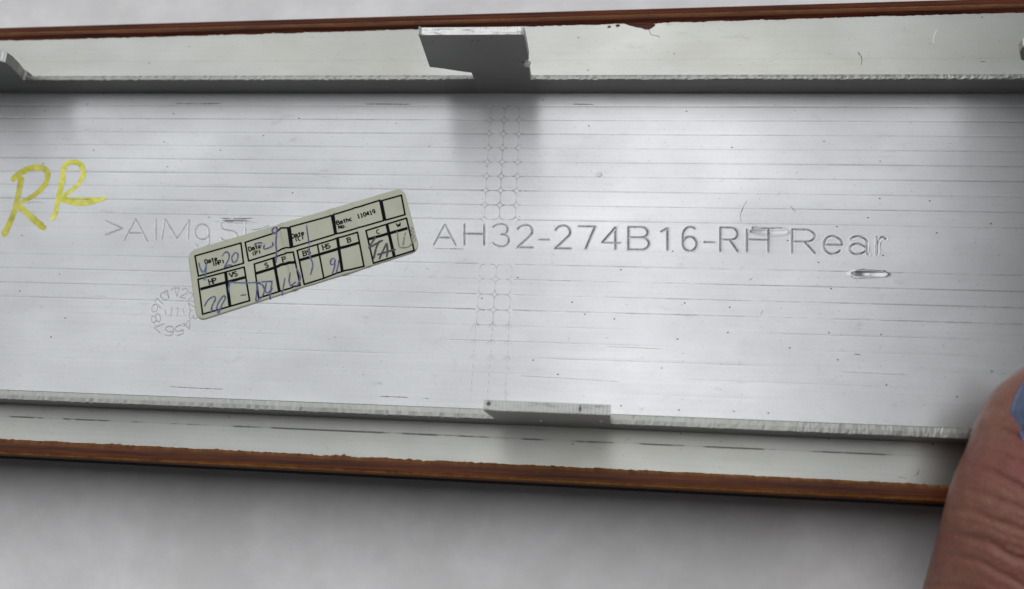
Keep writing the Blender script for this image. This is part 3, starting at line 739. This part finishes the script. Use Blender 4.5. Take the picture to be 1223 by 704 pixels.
pen([[(345, 302), (368, 293), (390, 293)], [(385, 305), (368, 310)], [(398, 300), (396, 322), (418, 318), (440, 305), (437, 288)], [(452, 214), (437, 228), (443, 246), (458, 240), (460, 220), (450, 213)], [(461, 222), (455, 290), (458, 340), (455, 392)]], M_PEN, .085)
pen([[(606, 203), (612, 250), (620, 300)], [(618, 305), (624, 360), (637, 400), (626, 452)]], M_PEN)
pen([[(100, 608), (120, 575), (148, 558), (156, 570), (140, 605), (135, 640)], [(158, 632), (170, 590), (195, 555), (205, 565), (188, 600), (172, 645)], [(165, 640), (178, 615)]], M_PEN, .08)
pen([[(222, 487), (300, 490), (382, 487)], [(228, 488), (222, 515), (225, 540)], [(280, 552), (310, 548)]], M_PEN2, .08)
pen([[(362, 495), (360, 540), (355, 580)], [(362, 490), (388, 500), (398, 530), (385, 560), (357, 582)], [(408, 488), (402, 525), (415, 540), (440, 515)], [(436, 478), (430, 530), (424, 572)], [(382, 485), (440, 482)]], M_PEN, .08)
pen([[(500, 465), (492, 510), (484, 552)], [(528, 440), (520, 480), (532, 505), (556, 485)], [(553, 415), (568, 440), (575, 470), (560, 505)]], M_PEN, .08)
pen([[(745, 368), (728, 375), (726, 398), (742, 396), (748, 372)], [(748, 375), (745, 410), (732, 450)], [(768, 372), (762, 405), (752, 445)]], M_PEN, .08)
pen([[(948, 262), (925, 300), (912, 320)], [(912, 320), (945, 300), (985, 278)], [(968, 280), (950, 320), (938, 372)], [(1003, 292), (985, 330), (965, 375)], [(1004, 292), (1006, 335), (1002, 365)], [(955, 352), (1000, 338), (1048, 325)]], M_PEN3, .105)
pen([[(1054, 235), (1060, 290), (1070, 315), (1110, 312), (1128, 290), (1125, 262)], [(1090, 262), (1082, 308)], [(1095, 240), (1092, 258)]], M_PENCIL, .075)
pen([[(1118, 214), (1134, 222), (1118, 232), (1138, 240), (1122, 250), (1142, 258), (1128, 268), (1148, 276), (1134, 290)]], M_PENCIL, .04)

# ------------------------------------------------------------------ the hand holding the panel
def frame(a, up):
    a = a / np.linalg.norm(a); s = np.cross(a, up); s /= np.linalg.norm(s); return a, s, np.cross(s, a)
def tube(secs, up, n=28, sq=2.2):
    """secs: (x, y, z, half width, half thickness); closed loft, rounded ends"""
    Sx = np.array(secs, float); L = np.r_[0, np.cumsum(np.linalg.norm(np.diff(Sx[:, :3], axis=0), axis=1))]
    pts = np.array(catmull([tuple(q) for q in Sx], 6)); V = []; Fc = []
    Tn = np.gradient(pts[:, :3], axis=0)
    for i, q in enumerate(pts):
        a, s, u = frame(Tn[i], np.array(up, float))
        for j in range(n):
            th = 2 * math.pi * j / n; c, d = math.cos(th), math.sin(th)
            c = math.copysign(abs(c) ** (2 / sq), c); d = math.copysign(abs(d) ** (2 / sq), d)
            V.append(q[:3] + s * q[3] * c + u * q[4] * d)
    for i in range(len(pts) - 1):
        for j in range(n):
            Fc.append((i * n + j, i * n + (j + 1) % n, (i + 1) * n + (j + 1) % n, (i + 1) * n + j))
    Fc.append(tuple(range(n))[::-1]); Fc.append(tuple((len(pts) - 1) * n + j for j in range(n)))
    return V, Fc
THUMB = [(67.6, -10.4, 10.6, .8, .7), (67.3, -11.1, 10.7, 4.2, 3.2), (66.6, -12.6, 11.0, 7.0, 5.2), (65.8, -15.1, 11.3, 9.0, 6.7), (64.9, -18.3, 11.4, 9.9, 7.4), (63.8, -22, 11.2, 10.2, 8.1),
         (62.6, -26.5, 10.4, 10.8, 9.0), (61.6, -32, 8.6, 10.9, 9.3), (60.3, -39, 5.4, 11, 9.6), (59.6, -50, 0, 12.5, 11), (63, -66, -4, 17, 12.5), (70, -84, -4, 20, 13), (78, -100, -3, 18, 13)]
UPT = (-.36, .22, 1.0)
parts = [tube(THUMB, UPT)]
PALM = [(95, -34, -8.6, 30, 5), (95, -40, -8.4, 38, 7.6), (93, -55, -7, 41, 10), (91, -75, -5, 39, 12), (88, -95, -3, 34, 13.5), (85, -112, -1.5, 29, 15), (84, -135, 0, 28, 17), (84, -165, 1, 29, 18), (84, -167, 1, 28, 17.6)]
parts.append(tube(PALM, (0, 0, 1), 40, 2.6))
for bx, by, ln, r in ((75, -40, 70, 6.6), (92, -36, 80, 6.8), (108, -38, 74, 6.6), (124, -44, 58, 6.0)):
    zc = -3.1 - r
    parts.append(tube([(bx, by - 14, zc - .2, r * 1.3, r * 1.1), (bx, by, zc - .4, r * 1.25, r * 1.05), (bx - .4, by + ln * .26, zc - .4, r * 1.2, r), (bx - .8, by + ln * .45, zc - .3, r * 1.24, r), (bx - 1, by + ln * .62, zc, r * 1.15, r * .95),
                       (bx - 1, by + ln * .76, zc, r * 1.18, r * .95), (bx - 1, by + ln * .9, zc + .3, r * 1.05, r * .84), (bx - 1, by + ln * .97, zc + .4, r * .75, r * .58), (bx - 1, by + ln, zc + .4, r * .15, r * .12)], (0, 0, 1), 24))
V, Fc = [], []
for v, f in parts:
    o_ = len(V); V += [tuple(q) for q in v]; Fc += [tuple(k + o_ for k in q) for q in f]
base_loc = np.array([84, -165, -17.3])
tmp = mesh_obj('hand_source', np.array(V), Fc, None)
md = tmp.modifiers.new('r', 'REMESH'); md.mode = 'VOXEL'; md.voxel_size = .36 * S; md.use_smooth_shade = True
ms = tmp.modifiers.new('s', 'SMOOTH'); ms.factor = .5; ms.iterations = 7
dg = bpy.context.evaluated_depsgraph_get(); ev = tmp.evaluated_get(dg)
hm = bpy.data.meshes.new_from_object(ev); hm.name = 'hand'
bpy.data.objects.remove(tmp)
N = len(hm.vertices); co = np.empty(N * 3); hm.vertices.foreach_get('co', co); co = co.reshape(-1, 3) / S
no = np.empty(N * 3, dtype=np.float32); hm.vertices.foreach_get('normal', no); no = no.reshape(-1, 3).astype(float)
# skin folds over the thumb's knuckle
axis = np.array([.27, .93, .06]); axis /= np.linalg.norm(axis); side = np.array([axis[1], -axis[0], 0])
rel = co - np.array([64.9, -17.6, 11.4]); tt = rel @ axis; ss = rel @ side
sel = (co[:, 1] > -48) & (co[:, 2] > 2) & (np.abs(ss) < 13) & (co[:, 1] < -6)
top = np.clip((no[:, 2] + .15) / .45, 0, 1) * sel
dsp = np.zeros(N)
idx = np.where(top > 0)[0]
wob = np.array([mnoise.noise((co[i, 0] * .16, co[i, 1] * .16, 3)) * 1.1 + mnoise.noise((co[i, 0] * .5, co[i, 1] * .5, 9)) * .3 for i in idx])
for t0, dep, wd, slope, smin in ((-5.2, .85, .62, -.34, -5.5), (-7.3, .34, .45, -.22, -6), (-9.0, .36, .45, -.14, -7), (-10.6, .28, .4, -.08, -7.5), (-12.3, .36, .5, -.05, -8), (-14.2, .26, .4, .02, -8), (-15.8, .50, .6, -.12, -8.2), (-17.6, .3, .45, -.05, -8), (-3.6, .22, .35, -.3, -3), (-6.3, .2, .3, -.3, -4), (-8.2, .2, .28, -.2, -4), (-11.5, .2, .28, -.05, -6), (-13.3, .2, .28, -.02, -6), (-20, .3, .5, 0, -9), (-22.5, .25, .5, 0, -9)):
    wd = wd * .55; d = tt[idx] - (t0 + slope * ss[idx] + wob * (1 + .3 * math.sin(t0 * 7)))
    fade = np.clip((ss[idx] - smin + 3.2) / 3.0, 0, 1)
    dsp[idx] += top[idx] * fade * 1.15 * (-dep * np.exp(-(d / wd) ** 2) + .15 * dep * np.exp(-((np.abs(d) - wd * 2.1) / (wd * 1.1)) ** 2))
# nail fold
nf = np.exp(-((tt[idx] + 1.6) / 1.1) ** 2) * .30 * top[idx]; dsp[idx] += nf
nidx = np.where(co[:, 1] > -60)[0]
for i in nidx: dsp[i] += .05 * mnoise.noise((co[i, 0] * .9, co[i, 1] * .9, co[i, 2] * .9))
co2 = co + no * dsp[:, None]
# redness round the nail and knuckle
red = np.zeros(N); red[idx] = np.clip((.45 + .75 * np.exp(-((tt[idx] + 2.5) / 5.0) ** 2)) * np.clip((ss[idx] + 8.5) / 4.5, 0, 1) + .35 * wob, 0, 1)
hm.vertices.foreach_set('co', ((co2 - base_loc) * S).astype(np.float32).ravel())
a = hm.attributes.new('red', 'FLOAT', 'POINT'); a.data.foreach_set('value', red.astype(np.float32))
hm.polygons.foreach_set('use_smooth', np.full(len(hm.polygons), True)); hm.update()
def mk_skin():
    t = NT('skin')
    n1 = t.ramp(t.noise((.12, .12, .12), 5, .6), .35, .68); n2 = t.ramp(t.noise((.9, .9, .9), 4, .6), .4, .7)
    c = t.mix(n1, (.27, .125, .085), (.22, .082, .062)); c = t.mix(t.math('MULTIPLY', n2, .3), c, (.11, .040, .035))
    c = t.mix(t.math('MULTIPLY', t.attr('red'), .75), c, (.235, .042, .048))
    v = t.n('ShaderNodeTexVoronoi'); v.inputs['Scale'].default_value = 1.9; t.lk(t.scaled((1.0, .7, 1)), v.inputs['Vector']); v.feature = 'DISTANCE_TO_EDGE'
    nb = t.bump(t.ramp(v.outputs['Distance'], 0, .18), .05, .7); nb = t.bump(t.noise((.5, 1.6, 1.2), 5, .65), .18, .6, nb)
    t.set(Base_Color=c, Roughness=.40, Normal=nb); t.b.inputs['Specular IOR Level'].default_value = .45
    t.b.inputs['Subsurface Weight'].default_value = .18; t.b.inputs['Subsurface Radius'].default_value = (1.0, .4, .2); t.b.inputs['Subsurface Scale'].default_value = .0018
    return t.m
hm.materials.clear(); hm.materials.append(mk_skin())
hand = bpy.data.objects.new('hand', hm); COL.objects.link(hand); hand.location = tuple(base_loc * S)
hand['label'] = 'bare thumb with reddened creased skin and blue-grey nail gripping the right end of the panel'; hand['category'] = 'hand'
# thumb nail
pts = np.array(catmull(THUMB, 6)); Tn = np.gradient(pts[:, :3], axis=0)
M_NAIL = None
t = NT('blue_grey_nail'); c = t.mix(t.ramp(t.noise((.4, .4, .4), 5, .7), .4, .66), (.065, .09, .17), (.13, .16, .25))
M_NAIL = t.set(Base_Color=c, Roughness=.38, Normal=t.bump(t.noise((1.2, .3, .3), 4, .6), .1, .6))
V = []; rows = []
for i in range(8, 31):
    q = pts[i]; aa, s_, u_ = frame(Tn[i], np.array(UPT)); f = (i - 8) / 22
    half = 39 * (1 - max(0, f - .72) / .28 * .55) * (1 if f > .12 else .8 + 1.6 * f)
    lift = .75 + .55 * (1 - f) - .7 * max(0, f - .85) / .15
    row = []
    for j in range(17):
        th = math.radians(90 + half * (j - 8) / 8 * 1.05)
        a_, b_ = max(q[3], 6.8) if f < .3 else q[3], max(q[4], 5.6) if f < .3 else q[4]
        ed = 1 - abs(j - 8) / 8
        row.append(q[:3] + s_ * a_ * math.cos(th) * .99 + u_ * (b_ * math.sin(th) + lift * min(1, ed * 4 + .35)))
    rows.append(row)
nr = len(rows)
for r in rows: V += [tuple(p) for p in r]
Vl = [(p[0], p[1], p[2] - .5) for p in V]
Fc = [(i * 17 + j, i * 17 + j + 1, (i + 1) * 17 + j + 1, (i + 1) * 17 + j) for i in range(nr - 1) for j in range(16)]
nV = len(V); Fc += [tuple(k + nV for k in f[::-1]) for f in Fc]
bd = [j for j in range(17)] + [i * 17 + 16 for i in range(1, nr)] + [(nr - 1) * 17 + j for j in range(15, -1, -1)] + [i * 17 for i in range(nr - 2, 0, -1)]
Fc += [(bd[k], bd[(k + 1) % len(bd)], bd[(k + 1) % len(bd)] + nV, bd[k] + nV) for k in range(len(bd))]
o = mesh_obj('thumb_nail', V + Vl, Fc, M_NAIL, hand); o['label'] = 'chipped blue-grey thumb nail'
